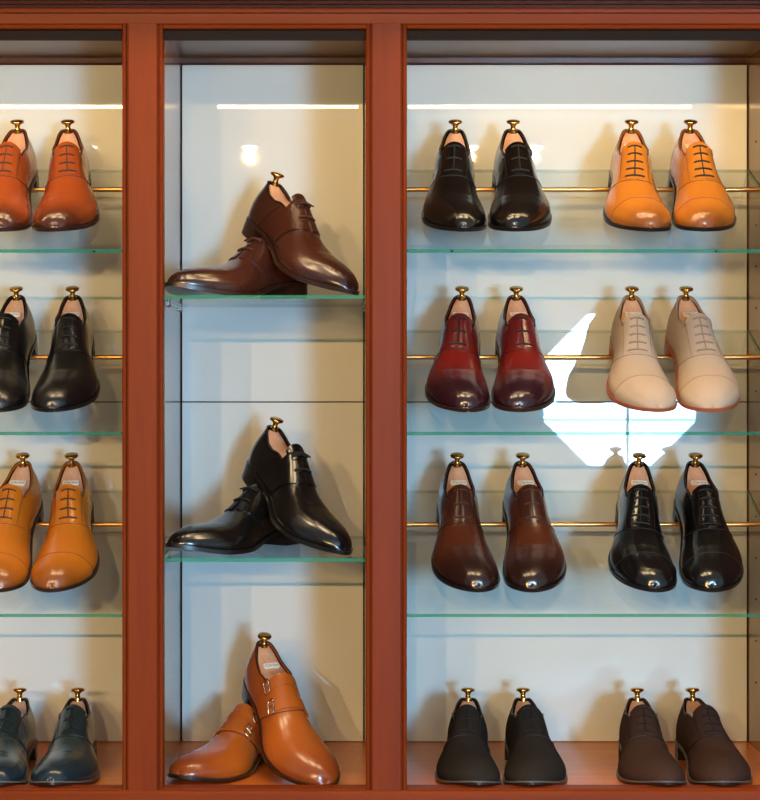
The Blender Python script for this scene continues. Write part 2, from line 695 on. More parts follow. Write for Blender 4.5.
def tongue(mb, last, ext, half):
    g = lin(-1, 1, 15)
    rows = []
    for a_ in lin(AT + .05, AT, 6):
        rows.append(last.P(np.full(15, a_), g * half, .0006))
    base = rows[-1]
    d = last.P(AT, 0.0) - last.P(AT + .03, 0.0)
    d = d / np.linalg.norm(d)
    for t in (.4, .75, 1.0):
        sh = base.copy()
        sh[:, 0] = base[:, 0] * (1 + .06 * t)
        e = ext * t * (1 - .45 * (np.abs(g) ** 3 if t == 1.0 else np.abs(g) ** 3 * .6))[:, None]
        rows.append(sh + d[None, :] * e)
    n = len(rows)
    top = np.concatenate(rows)
    low = top - np.array([0, 0, .0022])
    fs = grid_faces(n, 15)
    N = n * 15
    fs2 = [tuple(N + i for i in f[::-1]) for f in fs]
    ring = [j for j in range(15)] + [i * 15 + 14 for i in range(1, n)] + [(n - 1) * 15 + j for j in range(13, -1, -1)] + [i * 15 for i in range(n - 2, 0, -1)]
    m = len(ring)
    sk = [(ring[k], N + ring[k], N + ring[(k + 1) % m], ring[(k + 1) % m]) for k in range(m)]
    mb.add(np.concatenate([top, low]), fs + fs2 + sk)


def mirror_mb(mb):
    m = MB()
    m.v = [(-x, y, z) for x, y, z in mb.v]
    m.f = [f[::-1] for f in mb.f]
    m.mi = list(mb.mi)
    return m


_cache = {}


def get_parts(key):
    if key not in _cache:
        last, P = shoe_parts(*key)
        _cache[key] = (last, P)
    return _cache[key]


SMOOTH = {'upper': 60, 'facing': 40, 'toe_cap': 40, 'tongue': 60, 'lace': 60, 'seam': 60, 'topline': 60, 'flap': 40, 'strap': 40,
          'buckle': 60, 'welt': 40, 'outsole': 40, 'heel': 40}


def make_shoe(key, foot, mats, label, group):
    """foot 'R' or 'L'; mats: dict with upper, sole, welt, lace, trim"""
    last, P = get_parts(key)
    root = empty('dress_shoe', label, 'shoe', group=group)
    for pn, mbs in P.items():
        mb = mbs[0]
        if foot == 'L':
            mb = mirror_mb(mb)
        mk = {'upper': 'upper', 'facing': 'facing', 'toe_cap': 'upper', 'tongue': 'upper', 'flap': 'upper', 'strap': 'upper', 'lace': 'lace',
              'seam': 'trim', 'topline': 'trim', 'buckle': 'buckle', 'welt': 'welt', 'outsole': 'sole', 'heel': 'heel'}[pn]
        m = mats.get(mk) or mats.get({'facing': 'upper', 'heel': 'sole', 'buckle': 'upper', 'welt': 'sole'}.get(mk, 'upper'))
        o = mb.build(pn, m, root, True, auto=SMOOTH[pn])
        if pn == 'upper':
            bm = bmesh.new()
            bm.from_mesh(o.data)
            bmesh.ops.remove_doubles(bm, verts=bm.verts, dist=2e-4)
            bm.to_mesh(o.data)
            bm.free()
            so = o.modifiers.new('thickness', 'SOLIDIFY')
            so.thickness = .0022
            so.offset = -1
            o.data.update()
    return root, last


LETTER = None


def lettering_mesh():
    global LETTER
    if LETTER is None:
        cu = bpy.data.curves.new('lettering', 'FONT')
        cu.body = 'Carlos'
        cu.size = .0086
        cu.align_x = 'CENTER'
        cu.align_y = 'CENTER'
        cu.extrude = .0001
        cu.shear = .3
        cu.resolution_u = 2
        tmp = bpy.data.objects.new('lettering_source', cu)
        C.objects.link(tmp)
        dg = bpy.context.evaluated_depsgraph_get()
        LETTER = bpy.data.meshes.new_from_object(tmp.evaluated_get(dg))
        LETTER.materials.clear()
        LETTER.materials.append(INK)
        bpy.data.objects.remove(tmp)
        bpy.data.curves.remove(cu)
    return LETTER


def make_tree(last, foot, label, plate=True, group='shoe trees with brass knobs'):
    """wooden heel block filling the mouth, brass knob at the back"""
    root = empty('shoe_tree', label, 'shoe tree', group=group)
    n, m = 22, 11
    aa = np.concatenate([lin(.022, .1, 8)[:-1], lin(.1, AT - .01, n - 7)])
    n = len(aa)
    tops = []
    for a_ in aa:
        l_, r_ = last.P(a_, -BM), last.P(a_, BM)
        ins = .0042
        wv = max((r_[0] - l_[0]) / 2 - ins, .0012)
        cx = (l_[0] + r_[0]) / 2
        f = np.clip((a_ - .1) / (AT - .1), 0, 1)
        zt = min(l_[2], r_[2]) - .0035
        lid = .0975 - .010 * f            # a nearly flat board from heel to tongue
        zc_ = max(zt, 0) * 1.0
        row = []
        for k in lin(-1, 1, m):
            x = cx + k * wv
            z = zc_ + .0045 * (1 - k * k)
            row.append((x, l_[1] * .5 + r_[1] * .5 + (.003 if a_ < .05 else 0), z))
        tops.append(row)
    T = np.array(tops)
    top = T.reshape(-1, 3)
    low = top.copy()
    low[:, 2] -= .028
    low[:, 0] = low[:, 0] * .94
    fs = grid_faces(n, m)
    N = n * m
    fs2 = [tuple(N + i for i in f[::-1]) for f in fs]
    ring = [j for j in range(m)] + [i * m + m - 1 for i in range(1, n)] + [(n - 1) * m + j for j in range(m - 2, -1, -1)] + [i * m for i in range(n - 2, 0, -1)]
    q = len(ring)
    sk = [(ring[k], N + ring[k], N + ring[(k + 1) % q], ring[(k + 1) % q]) for k in range(q)]
    mb = MB()
    mb.add(np.concatenate([top, low]), fs + fs2 + sk)
    if foot == 'L':
        mb = mirror_mb(mb)
    mb.build('heel_block', CEDAR, root, True, auto=45)
    # knob
    sx = -1 if foot == 'L' else 1
    k = 3
    pos = Vector(T[k, m // 2])
    pos.x *= sx
    kb = MB()
    Mt = Matrix.Rotation(R(6), 3, 'X')
    kb.lathe([(.0072, -.004), (.0072, .0014), (.0052, .0026), (.0042, .006), (.0046, .0095), (.0074, .0118), (.0112, .0134),
              (.0120, .0152), (.0112, .0174), (.0074, .0188), (.0015, .0193)], pos, Mt, 22)
    kb.build('knob', BRASS, root, True, auto=50)
    if plate:
        i = int(np.argmin(np.abs(aa - .215)))
        p = Vector(T[i, m // 2])
        p2, p1 = Vector(T[i + 2, m // 2]), Vector(T[i - 2, m // 2])
        ty = (p2 - p1).normalized()
        p.x *= sx
        ty.x *= sx
        tx = Vector((1, 0, 0))
        tz = tx.cross(ty).normalized()
        tx = ty.cross(tz)
        M = Matrix((tx, ty, tz)).transposed()
        pl = MB()
        hw, hh, rr = .0135, .0062, .003
        prof = []
        for cx_, cy_, a0 in ((hw - rr, hh - rr, 0), (-hw + rr, hh - rr, 90), (-hw + rr, -hh + rr, 180), (hw - rr, -hh + rr, 270)):
            for t in range(0, 91, 18):
                prof.append((cx_ + rr * math.cos(R(a0 + t)), cy_ + rr * math.sin(R(a0 + t))))
        pc = p + tz * .0009
        pl.prism(prof, pc - tz * .0016, pc + tz * .0006, tx, ty)
        po = pl.build('label_plate', LABEL, root)
        po['label'] = 'small white label'
        lt = bpy.data.objects.new('lettering', lettering_mesh())
        C.objects.link(lt)
        lt.parent = po
        M4 = M.to_4x4()
        # the shoe's toe points at the viewer, so the writing is read from the toe end
        lt.matrix_local = Matrix.Translation(pc + tz * .00072) @ M4 @ Matrix.Rotation(PI, 4, 'Z')
    return root


# ------------------------------------------------------------------ room
X0, X1, Y0, ZR = -4.2, 5.0, -8.2, 2.85
PLASTER = plain('cream_plaster', (226, 214, 194), rough=.9, bscale=6)
CEIL_M = plain('white_ceiling_paint', (236, 232, 224), rough=.9, bscale=5)
FLOOR_M = wood('oak_floor', (120, 84, 54), (160, 118, 80), rough=.35, coat=.1, axis='Y', scale=3)
f = MB(); f.box(X0 - .1, X1 + .1, Y0 - .1, .6, -.1, 0); structure(f.build('floor', FLOOR_M))
f = MB(); f.box(X0 - .1, X1 + .1, Y0 - .1, .6, ZR, ZR + .1); structure(f.build('ceiling', CEIL_M))
f = MB(); f.box(X0 - .1, X0, Y0, .6, 0, ZR); structure(f.build('wall_left', PLASTER))
f = MB(); f.box(X1, X1 + .1, Y0, .6, 0, ZR); structure(f.build('wall_right', PLASTER))
f = MB(); f.box(X0 - .1, X1 + .1, Y0 - .1, Y0, 0, ZR); structure(f.build('wall_front', PLASTER))

# cabinet limits
XL, XR = PX(122 - 391), PX(806)           # inside of the left and right bay ends
ZF, ZT = PZ(793.6), ZC + 356 / PXM
HX0, HX1, HZ0, HZ1 = XL - .075, XR + .075, ZF - .08, ZT + .10
f = MB()
f.box(X0, HX0, 0, .6, 0, ZR); f.box(HX1, X1, 0, .6, 0, ZR)
f.box(HX0, HX1, 0, .6, 0, HZ0); f.box(HX0, HX1, 0, .6, HZ1, ZR)
f.box(HX0, HX1, .47, .6, HZ0, HZ1)
structure(f.build('wall_back', PLASTER))

# ------------------------------------------------------------------ display cabinet
cab = empty('display_cabinet', 'built-in mahogany display cabinet of three open bays with pale glass back panels', 'cabinet', (0, 0, ZF))


def cabpart(mb, name, mat, **k):
    mb.v = [(x, y, z - ZF) for x, y, z in mb.v]
    return mb.build(name, mat, cab, **k)


BAYS = [(XL, PX(126)), (PX(160.3), PX(369)), (PX(403), XR)]
FY = -.016      # face of the frame


def post(xa, xb, z0, z1):
    """upright with a bead and a groove along either edge"""
    w = xb - xa
    prof = [(0, .03), (0, .004), (.0012, .0015), (.0035, .0003), (.0058, .0015), (.0068, .004), (.0072, .0065), (.0085, .0065), (.0088, .0015), (.011, 0)]
    full = prof + [(w - x, y) for x, y in prof[::-1]]
    mb = MB()
    mb.prism(full, (xa, FY, z0), (xa, FY, z1), (1, 0, 0), (0, 1, 0))
    return mb


zr0 = PZ(24, FY)
zb1 = PZ(789, FY)
for pa, pb in ((122, 163), (366, 407)):
    cabpart(post(PX(pa, FY), PX(pb, FY), zb1 - .03, zr0 + .001), 'post', WOOD_V)
cabpart(post(XL - .06, XL + .006, zb1 - .03, zr0 + .001), 'post', WOOD_V)
cabpart(post(XR - .006, XR + .06, zb1 - .03, zr0 + .001), 'post', WOOD_V)
# carcass boards behind the posts
mb = MB(); mb.box(BAYS[0][1], BAYS[1][0], FY + .03, DEP + .02, ZF, ZT); cabpart(mb, 'partition', WOOD_SIDE)
mb = MB(); mb.box(BAYS[1][1], BAYS[2][0], FY + .03, DEP + .02, ZF, ZT); cabpart(mb, 'partition', WOOD_SIDE)
mb = MB(); mb.box(XL - .03, XL, FY + .03, DEP + .02, ZF, ZT); cabpart(mb, 'side_panel', WOOD_SIDE)
mb = MB(); mb.box(XR, XR + .03, FY + .03, DEP + .02, ZF, ZT); so = cabpart(mb, 'side_panel', WOOD_SIDE)
mb = MB()
for iz in range(14):
    for yy in (.06, .34):
        z = ZF + .12 + iz * .075 - ZF
        mb.lathe([(.0018, 0), (.0018, .0006)], (XR - .0004, yy, z), Matrix.Rotation(-PI / 2, 3, 'Y'), 10)
o = mb.build('peg_holes', GAP, so); o['kind'] = 'stuff'
mb = MB(); mb.box(XL - .03, XR + .03, FY + .03, DEP + .02, ZT, ZT + .03); cabpart(mb, 'top_board', WOOD_TOP)
mb = MB(); mb.box(XL - .03, XR + .03, FY + .03, DEP + .02, ZF - .03, ZF); cabpart(mb, 'floor_board', WOOD_FLOOR)
mb = MB(); mb.box(XL - .03, XR + .03, DEP + .02, DEP + .035, ZF - .03, ZT + .03); cabpart(mb, 'backing_board', GAP)
# frame rails
zt1 = PZ(8.5, FY)
lip = PZ(28.6, FY)
h = zt1 - zr0
prof = [(.03, 0), (.001, 0), (0, .0015), (0, h * .62), (.003, h * .64), (.003, h * .70), (-.003, h * .72), (-.004, h * .9), (-.003, h), (.03, h)]
mb = MB(); mb.prism(prof, (XL - .06, FY, zr0), (XR + .06, FY, zr0), (0, 1, 0), (0, 0, 1)); cabpart(mb, 'top_rail', WOOD_H)
for i, (pa, pb) in enumerate(((None, 122), (163, 366), (407, None))):
    xa = XL + .006 if pa is None else PX(pa, FY)
    xb = XR - .006 if pb is None else PX(pb, FY)
    k = zr0 - lip
    mb = MB()
    mb.prism([(.022, 0), (.004, 0), (.0012, .001), (.0003, .0028), (.0015, k - .0012), (.003, k), (.022, k)], (xa, FY, lip), (xb, FY, lip), (0, 1, 0), (0, 0, 1))
    cabpart(mb, 'top_bead', WOOD_H)
    zl0 = PZ(790.5, FY)
    k = zb1 - zl0
    mb = MB()
    mb.prism([(.03, 0), (.005, 0), (.0012, .001), (.0002, k * .4), (.0012, k * .85), (.003, k), (.03, k)], (xa, FY, zl0), (xb, FY, zl0), (0, 1, 0), (0, 0, 1))
    cabpart(mb, 'bottom_bead', WOOD_H)
mb = MB()
mb.prism([(.03, 0), (-.002, 0), (-.002, .058), (.001, .0625), (.03, .0625)], (XL - .06, FY, PZ(790.5, FY) - .0625), (XR + .06, FY, PZ(790.5, FY) - .0625), (0, 1, 0), (0, 0, 1))
cabpart(mb, 'bottom_rail', WOOD_H)
# cornice over the rail
mb = MB()
cz = zt1
mb.prism([(.03, 0), (-.006, 0), (-.008, .004), (-.014, .005), (-.016, .009), (-.024, .0105), (-.03, .016), (-.045, .022), (-.05, .034), (-.05, .06), (.03, .06)],
         (XL - .07, FY, cz), (XR + .07, FY, cz), (0, 1, 0), (0, 0, 1))
cabpart(mb, 'cornice', WOOD_DARK, smooth=False)
# pale glass back panels, an upper and a lower one in every bay
zs = PZ(402, DEP)
zm = PZ(65, DEP)
for xa, xb in BAYS:
    for z0, z1 in ((ZF + .001, zs - .001), (zs + .001, zm)):
        mb = MB(); mb.box(xa + .002, xb - .002, DEP, DEP + .008, z0, z1)
        bevel(cabpart(mb, 'back_panel', PANEL), .0008)
    mb = MB()
    k = ZT - zm
    mb.prism([(0, 0), (-.008, .0005), (-.010, .004), (-.012, k), (0, k)], (xa, DEP + .008, zm), (xb, DEP + .008, zm), (0, 1, 0), (0, 0, 1))
    cabpart(mb, 'back_molding', WOOD_DARK)

# LED strips under the head of every bay
LED_C = (1.0, .70, .34)
LED_BROWN = plain('dark_brown_aluminium', (40, 28, 20), rough=.6, spec=.08)
LED = emit('warm_led_diffuser', LED_C, 105.0)
for (xa, xb), bay in zip(BAYS, ('left', 'middle', 'right')):
    t = empty('led_strip_light', f'thin warm LED strip light behind the top rail of the {bay} bay', 'light', (0, 0, 0), 'LED strip lights')
    zt = ZT
    zl = ZC + 331.5 / PXM
    mb = MB(); mb.box(xa + .001, xb - .001, -.001, .006, zl - .0015, zt); mb.box(xa + .001, xb - .001, .006, .020, zl + .0105, zt); mb.build('housing', LED_BROWN, t)
    mb = MB(); mb.box(xa + .044, xb - (.004 if bay == 'middle' else .026), .006, .011, zl + .005, zl + .0105); mb.build('diffuser', LED, t)

# ------------------------------------------------------------------ glass shelves and rails
PHI = math.atan(109 / PXM / DEP)
SH_Y = [251.0, 433.7, 616.0]
SLOPE = (DEP - .006) / math.cos(PHI)
GT = .006


def add_glass(mb, x0, x1, s0, s1, t):
    v = [(x, y, z) for x in (x0, x1) for y in (s0, s1) for z in (-t, 0)]
    mb.add(v, [(0, 1, 3, 2), (4, 6, 7, 5), (0, 4, 5, 1)], 1)
    mb.add(v, [(2, 3, 7, 6)], 2)
    mb.add(v, [(0, 2, 6, 4), (1, 5, 7, 3)], 0)


RAIL_T = .35
RY = DEP * (1 - RAIL_T)
ORD = ['top', 'second', 'third']
WHAT = {('left', 0): 'brown oxfords', ('left', 1): 'black oxfords', ('left', 2): 'tan cap-toe oxfords',
        ('right', 0): 'black oxfords and tan cap-toes', ('right', 1): 'burgundy and beige oxfords', ('right', 2): 'dark brown oxfords and black cap-toes'}
for bi, bay in ((0, 'left'), (2, 'right')):
    xa, xb = BAYS[bi]
    for r, sy in enumerate(SH_Y):
        zf = PZ(sy) + GT / 2
        t = empty('glass_shelf', f'{ORD[r]} tilted glass shelf in {bay} bay, under {WHAT[(bay, r)]}', 'shelf', (0, .003, zf), 'tilted glass shelves')
        t.rotation_euler = (PHI, 0, 0)
        mb = MB(); add_glass(mb, xa + .002, xb - .002, 0, SLOPE, GT)
        mb.build('pane', [GLASS, GLASS_EDGE, PALE_EDGE], t)
        for px in () if r else ((94,) if bay == 'left' else (452, 717)):
            mb = MB(); mb.lathe([(.0022, 0), (.0022, .001), (.0014, .0016)], (PX(px), 0, -GT / 2), Matrix.Rotation(PI / 2, 3, 'X'), 12)
            mb.build('bumper', BLACK_RUB, t, True)
        # rail
        zr = zf + RY * math.tan(PHI) + .0035 / math.cos(PHI) + .0042
        rl = empty('heel_rail', f'brass heel rail of the {ORD[r]} {bay} bay shelf, behind {WHAT[(bay, r)]}', 'rail', (0, RY, zr), 'brass heel rails')
        mb = MB(); mb.tube([(xa + .001, 0, 0), (xb - .001, 0, 0)], .0042, 14); mb.build('rod', BRASS_RAIL, rl, True, auto=50)
        for xx, d in ((xa + .0005, 1), (xb - .0005, -1)):
            mb = MB(); mb.lathe([(.0085, 0), (.0085, .002), (.006, .003), (.006, .008)], (xx, 0, 0), Matrix.Rotation(d * PI / 2, 3, 'Y'), 16)
            mb.build('bracket', BRASS_RAIL, rl, True, auto=40)
xa, xb = BAYS[1]
MID_Z = {}
for sy, nm in ((297, 'upper'), (560, 'lower')):
    zf = PZ(sy, .006) + GT / 2
    MID_Z[nm] = zf
    who = 'dark brown' if nm == 'upper' else 'black'
    t = empty('glass_shelf', f'level glass shelf under the {who} derby shoes in the middle bay', 'shelf', (0, .006, zf), 'level glass shelves')
    mb = MB(); add_glass(mb, xa + .003, xb - .003, 0, DEP - .012, GT); mb.build('pane', [GLASS, GLASS_EDGE, PALE_EDGE], t)
    for sx, xx in (('left', xa), ('right', xb)):
        d = 1 if sx == 'left' else -1
        t = empty('shelf_support', f'slim metal support under the {sx} end of the {nm} middle bay shelf', 'shelf support', (xx, 0, zf - GT), 'middle bay shelf supports')
        mb = MB(); mb.box(min(0, d * .004), max(0, d * .004), .13, .37, -.0045, 0); bevel(mb.build('bar', STEEL, t), .0008)
        for yy in (.14, .375):
            mb = MB(); mb.lathe([(.004, 0), (.004, .004), (.003, .005)], (0, yy, -.005), Matrix.Rotation(d * PI / 2, 3, 'Y'), 14); mb.build('peg', STEEL, t, True, auto=40)

# ------------------------------------------------------------------ shoe materials
BLACK = leather('black_calf', (15, 14, 14), (10, 10, 13), .8, .2)
BLACK2 = leather('black_calf_brushed', (19, 17, 17), (11, 11, 13), .8, .28)
NAVY = leather('dark_green_blue_calf', (34, 48, 50), (20, 36, 50), .8, .26)
TAN = leather('tan_calf', (188, 114, 36), (106, 54, 22), .85, .26, .235, .31)
TANL = leather('golden_tan_calf', (200, 112, 26), (110, 56, 18), .85, .26, .225, .31)
CHEST = leather('chestnut_calf', (152, 70, 30), (60, 26, 16), .95, .24, .225, .30)
BURG = leather('burgundy_calf', (116, 27, 21), (36, 14, 24), .97, .2, .185, .262)
DBROWN = leather('dark_brown_calf', (84, 38, 19), (34, 18, 16), .95, .22, .19, .27)
MBROWN = leather('brown_derby_calf', (62, 30, 21), (38, 18, 16), .9, .25, .22, .31)
MONK = leather('cognac_calf', (174, 88, 27), (122, 52, 20), .8, .26, .2, .3)
DARKFACE_BURG = leather('burgundy_facing', (104, 28, 30), (50, 16, 20), .6, .24)
DARKFACE_BR = leather('dark_brown_facing', (66, 32, 22), (40, 18, 14), .6, .26)
BEIGE = plain('beige_suede', (182, 159, 137), rough=.98, spec=.05, bump=.5, bscale=500)
BLK_SUEDE = plain('black_suede', (46, 41, 37), rough=.98, spec=.03, bump=.5, bscale=500)
BRN_SUEDE = plain('brown_suede', (68, 48, 40), rough=.98, spec=.03, bump=.5, bscale=500)
SOLE_BK = plain('black_sole_edge', (22, 20, 20), rough=.3, coat=.3)
SOLE_BR = plain('dark_brown_sole_edge', (50, 28, 20), rough=.32, coat=.3)
SOLE_RED = plain('red_brown_sole_edge', (160, 88, 54), rough=.45)
WELT_GREY = plain('grey_welt', (96, 84, 74), rough=.5)
LACE_BK = plain('black_lace', (12, 11, 11), rough=.7)
LACE_BR = plain('brown_lace', (66, 36, 22), rough=.7)
LACE_BG = plain('beige_lace', (150, 122, 98), rough=.8)
TRIM_BK = plain('black_edge', (14, 13, 14), rough=.5)
TRIM_BR = plain('brown_edge', (58, 28, 16), rough=.5)
TRIM_TAN = plain('tan_edge', (120, 66, 26), rough=.5)
TRIM_BG = plain('beige_edge', (150, 124, 98), rough=.8)


def mset(upper, sole, lace, trim, welt=None, facing=None, buckle=None):
    return dict(upper=upper, sole=sole, lace=lace, trim=trim, welt=welt or sole, facing=facing or upper, buckle=buckle)


M_BLACK = mset(BLACK, SOLE_BK, LACE_BK, TRIM_BK)
M_BLACK_B = mset(BLACK2, SOLE_BK, LACE_BK, TRIM_BK)
M_NAVY = mset(NAVY, SOLE_BK, LACE_BK, TRIM_BK, WELT_GREY)
M_TAN = mset(TAN, SOLE_BK, LACE_BK, TRIM_TAN)
M_TANL = mset(TANL, SOLE_BR, LACE_BR, TRIM_TAN)
M_CHEST = mset(CHEST, SOLE_BR, LACE_BR, TRIM_BR)
M_BURG = mset(BURG, SOLE_BR, LACE_BK, TRIM_BK, None, DARKFACE_BURG)
M_DBROWN = mset(DBROWN, SOLE_BK, LACE_BR, TRIM_BK, None, DARKFACE_BR)
M_BROWN = mset(MBROWN, SOLE_BR, LACE_BR, TRIM_BK)
M_BEIGE = mset(BEIGE, SOLE_RED, LACE_BG, TRIM_BG)
M_BSUEDE = mset(BLK_SUEDE, SOLE_BK, LACE_BK, TRIM_BK, WELT_GREY)
M_RSUEDE = mset(BRN_SUEDE, SOLE_BK, LACE_BK, TRIM_BK, WELT_GREY)
M_MONK = mset(MONK, SOLE_BK, LACE_BR, TRIM_BR, SOLE_BR, None, STEEL)

# ------------------------------------------------------------------ pairs on the shelves
HEEL_BACK = .0722


def place_tilted(root, tree, row, kx, tx, foot, dx=0):
    zf = PZ(SH_Y[row]) + GT / 2
    cs = math.cos(PHI)
    yb = RY + (.0047 + HEEL_BACK * SIZE) * cs
    # heel (knob) and toe columns give the turn of the shoe
    yk = yb - .02 * cs + .1 * math.sin(PHI) * -1
    yt = yb - LEN * SIZE * cs
    xk, xt = PX(kx, yk), PX(tx, yt)
    sgn = -1 if foot == 'R' else 1       # medial side in the picture: right foot stands on the left
    toe_off = .0145
    # toe tip in world: X = xh - (local x rotated); right foot medial is local -x -> world +x
    tipx = toe_off if foot == 'R' else -toe_off
    yaw = math.atan2(xt - xk - tipx, (LEN - .02) * SIZE)
    M = (Matrix.Translation((xk, yb, zf + yb * math.tan(PHI) - .003 * math.tan(PHI) + .0004)) @ Matrix.Rotation(PHI, 4, 'X')
         @ Matrix.Rotation(PI + yaw, 4, 'Z') @ Matrix.Scale(SIZE, 4))
    # keep the knob over the wanted column after the turn
    for o in (root, tree):
        if o:
            o.matrix_world = M


def place_flat(root, tree, kx, tx, foot, yb=.315):
    yt = yb - LEN * SIZE
    xk, xt = PX(kx, yb - .02), PX(tx, yt)
    tipx = .0145 if foot == 'R' else -.0145
    yaw = math.atan2(xt - xk - tipx, (LEN - .02) * SIZE)
    M = Matrix.Translation((xk, yb, ZF + .0002)) @ Matrix.Rotation(PI + yaw, 4, 'Z') @ Matrix.Scale(SIZE, 4)
    for o in (root, tree):
        if o:
            o.matrix_world = M


# (bay, row, key, materials, description, ((knob, toe) left, (knob, toe) right), label plate)
PAIRS = [
    ('left', 0, ('oxford', 'chisel', 4, False), M_CHEST, 'polished chestnut brown oxfords', ((18, 0), (67, 54)), False),
    ('left', 1, ('oxford', 'chisel', 4, False), M_BLACK_B, 'black leather oxfords', ((17, -3), (72, 52)), True),
    ('left', 2, ('oxford', 'chisel', 4, True), M_TANL, 'golden tan cap-toe oxfords', ((24, -3), (71, 52)), True),
    ('left', 3, ('oxford', 'chisel', 3, False), M_NAVY, 'dark green-blue oxfords', ((20, -5), (77, 50)), False),
    ('right', 0, ('oxford', 'almond', 3, False), M_BLACK, 'glossy black plain-toe oxfords', ((456, 464), (513, 515)), False),
    ('right', 0, ('oxford', 'almond', 5, True), M_TAN, 'bright tan cap-toe oxfords', ((632, 651), (690, 704)), True),
    ('right', 1, ('oxford', 'round', 3, False), M_BURG, 'burgundy oxfords', ((463, 466), (516, 519)), True),
    ('right', 1, ('oxford', 'round', 5, True), M_BEIGE, 'beige suede oxfords', ((632, 656), (685, 711)), True),
    ('right', 2, ('oxford', 'chisel', 3, False), M_DBROWN, 'dark brown oxfords', ((457, 478), (522, 532)), True),
    ('right', 2, ('oxford', 'chisel', 5, True), M_BLACK, 'black cap-toe oxfords', ((640, 655), (695, 712)), True),
    ('right', 3, ('oxford', 'round', 3, False), M_BSUEDE, 'black suede oxfords', ((469, 478), (523, 532)), False),
    ('right', 3, ('oxford', 'almond', 4, False), M_RSUEDE, 'brown suede oxfords', ((638, 668), (692, 724)), False),
]
for bay, row, key, ms, desc, (pl, pr), plate in PAIRS:
    where = f'{ORD[row]} shelf of {bay} bay' if row < 3 else f'floor of {bay} bay'
    for side, foot, (kx, tx) in (('left', 'R', pl), ('right', 'L', pr)):
        root, last = make_shoe(key, foot, ms, f'{side} shoe of the pair of {desc}, {where}', 'dress shoes on display')
        tree = make_tree(last, foot, f'wooden tree inside {side} one of {desc}, {where}', plate)
        if row < 3:
            place_tilted(root, tree, row, kx, tx, foot)
        else:
            place_flat(root, tree, kx, tx, foot)

# ------------------------------------------------------------------ crossed pairs in the middle bay


def basis(heel, toe, roll):
    """matrix putting local (0,0,0) at heel, local +y along heel->toe, rolled about it"""
    heel, toe = Vector(heel), Vector(toe)
    y = (toe - heel).normalized()
    x = y.cross(Vector((0, 0, 1))).normalized()
    z = x.cross(y)
    M = Matrix((x, y, z)).transposed().to_4x4()
    return Matrix.Translation(heel) @ M @ Matrix.Rotation(roll, 4, 'Y') @ Matrix.Scale(SIZE, 4)


def mid_pair(key, ms, items):
    for foot, lab, tlab, M, plate in items:
        root, last = make_shoe(key, foot, ms, lab, 'dress shoes on display')
        root.matrix_world = M
        if tlab:
            tr = make_tree(last, foot, tlab, plate)
            tr.matrix_world = M


def lower_M(px_heel, y_heel, yaw, z, roll=0):
    d = Vector((-math.cos(yaw), -math.sin(yaw), 0))
    p = Vector((PX(px_heel, y_heel), y_heel, z)) - d * LEN * SIZE     # given by its toe
    return basis(p, p + d, roll)


def upper_M(px_toe, y_toe, z_toe, yaw, pitch, roll=0):
    d = Vector((math.cos(yaw) * math.cos(pitch), -math.sin(yaw) * math.cos(pitch), -math.sin(pitch)))
    toe = Vector((PX(px_toe, y_toe), y_toe, z_toe))
    return basis(toe - d * LEN * SIZE, toe, roll)


Z1, Z2 = MID_Z['upper'], MID_Z['lower']
mid_pair(('derby', 'almond', 2, False), M_BROWN, [
    ('L', 'dark brown derby lying under its mate, toe to the left, upper middle shelf', None, lower_M(177, .02, R(52), Z1 + .0003), False),
    ('R', 'dark brown derby leaning with its heel on its mate, upper middle shelf',
     'wooden shoe tree with brass knob in the leaning dark brown derby', upper_M(341, .03, Z1 - .0085, R(57), R(24.4), R(-8)), False)])
mid_pair(('derby', 'almond', 2, False), M_BLACK, [
    ('L', 'black derby lying under its mate, toe to the left, lower middle shelf', None, lower_M(179, .02, R(56), Z2 + .0003), False),
    ('R', 'black derby leaning with its heel on its mate, lower middle shelf',
     'wooden shoe tree with brass knob in the leaning black derby', upper_M(333, .03, Z2 - .0085, R(60.5), R(24), R(-8)), False)])
mid_pair(('monk', 'round', 0, True), M_MONK, [
    ('L', 'cognac double-buckle monk shoe lying on the middle bay floor, toe to the left', None, lower_M(186, .035, R(65), ZF + .0003), False),
    ('R', 'cognac double-buckle monk shoe propped upright with its heel on its mate, middle bay floor',
     'wooden shoe tree with brass knob in the propped cognac monk shoe', upper_M(317, .026, ZF - .010, R(67), R(25), R(3)), True)])

# ------------------------------------------------------------------ lights of the room
t = empty('softbox', 'octagonal white photographic softbox on a stand behind the camera', 'softbox', (1.67, -6.67, 1.34))
SOFT = emit('softbox_diffuser', (.33, .65, 1.0), 178.0)
mb = MB()
rad = .47
ang = [R(22.5 + 45 * k) for k in range(8)]
ring = [(rad * math.cos(a), 0, rad * math.sin(a)) for a in ang]
mb.add(ring + [(x, .012, z) for x, y, z in ring], [tuple(range(8)), tuple(range(15, 7, -1))] + [(k, (k + 1) % 8, 8 + (k + 1) % 8, 8 + k) for k in range(8)])
mb.build('diffuser', SOFT, t)
mb = MB()
r2 = [(.10 * math.cos(a), -.40, .10 * math.sin(a)) for a in ang]
r1 = [((rad + .012) * math.cos(a), .02, (rad + .012) * math.sin(a)) for a in ang]
r0 = [((rad + .012) * math.cos(a), -.01, (rad + .012) * math.sin(a)) for a in ang]
mb.add(r1 + r0 + r2, [(k, (k + 1) % 8, 8 + (k + 1) % 8, 8 + k) for k in range(8)] + [(8 + k, 8 + (k + 1) % 8, 16 + (k + 1) % 8, 16 + k) for k in range(8)] + [tuple(range(16, 24))])
mb.build('shell', BLACK_METAL, t)
mb = MB(); mb.box(.035, .055, .013, .016, -rad * .92, .0); mb.build('strap', plain('grey_strap', (120, 120, 122), rough=.7), t)
st = empty('light_stand', 'black tripod stand carrying the octagonal softbox behind the camera', 'light stand', (1.67, -7.115, 0))
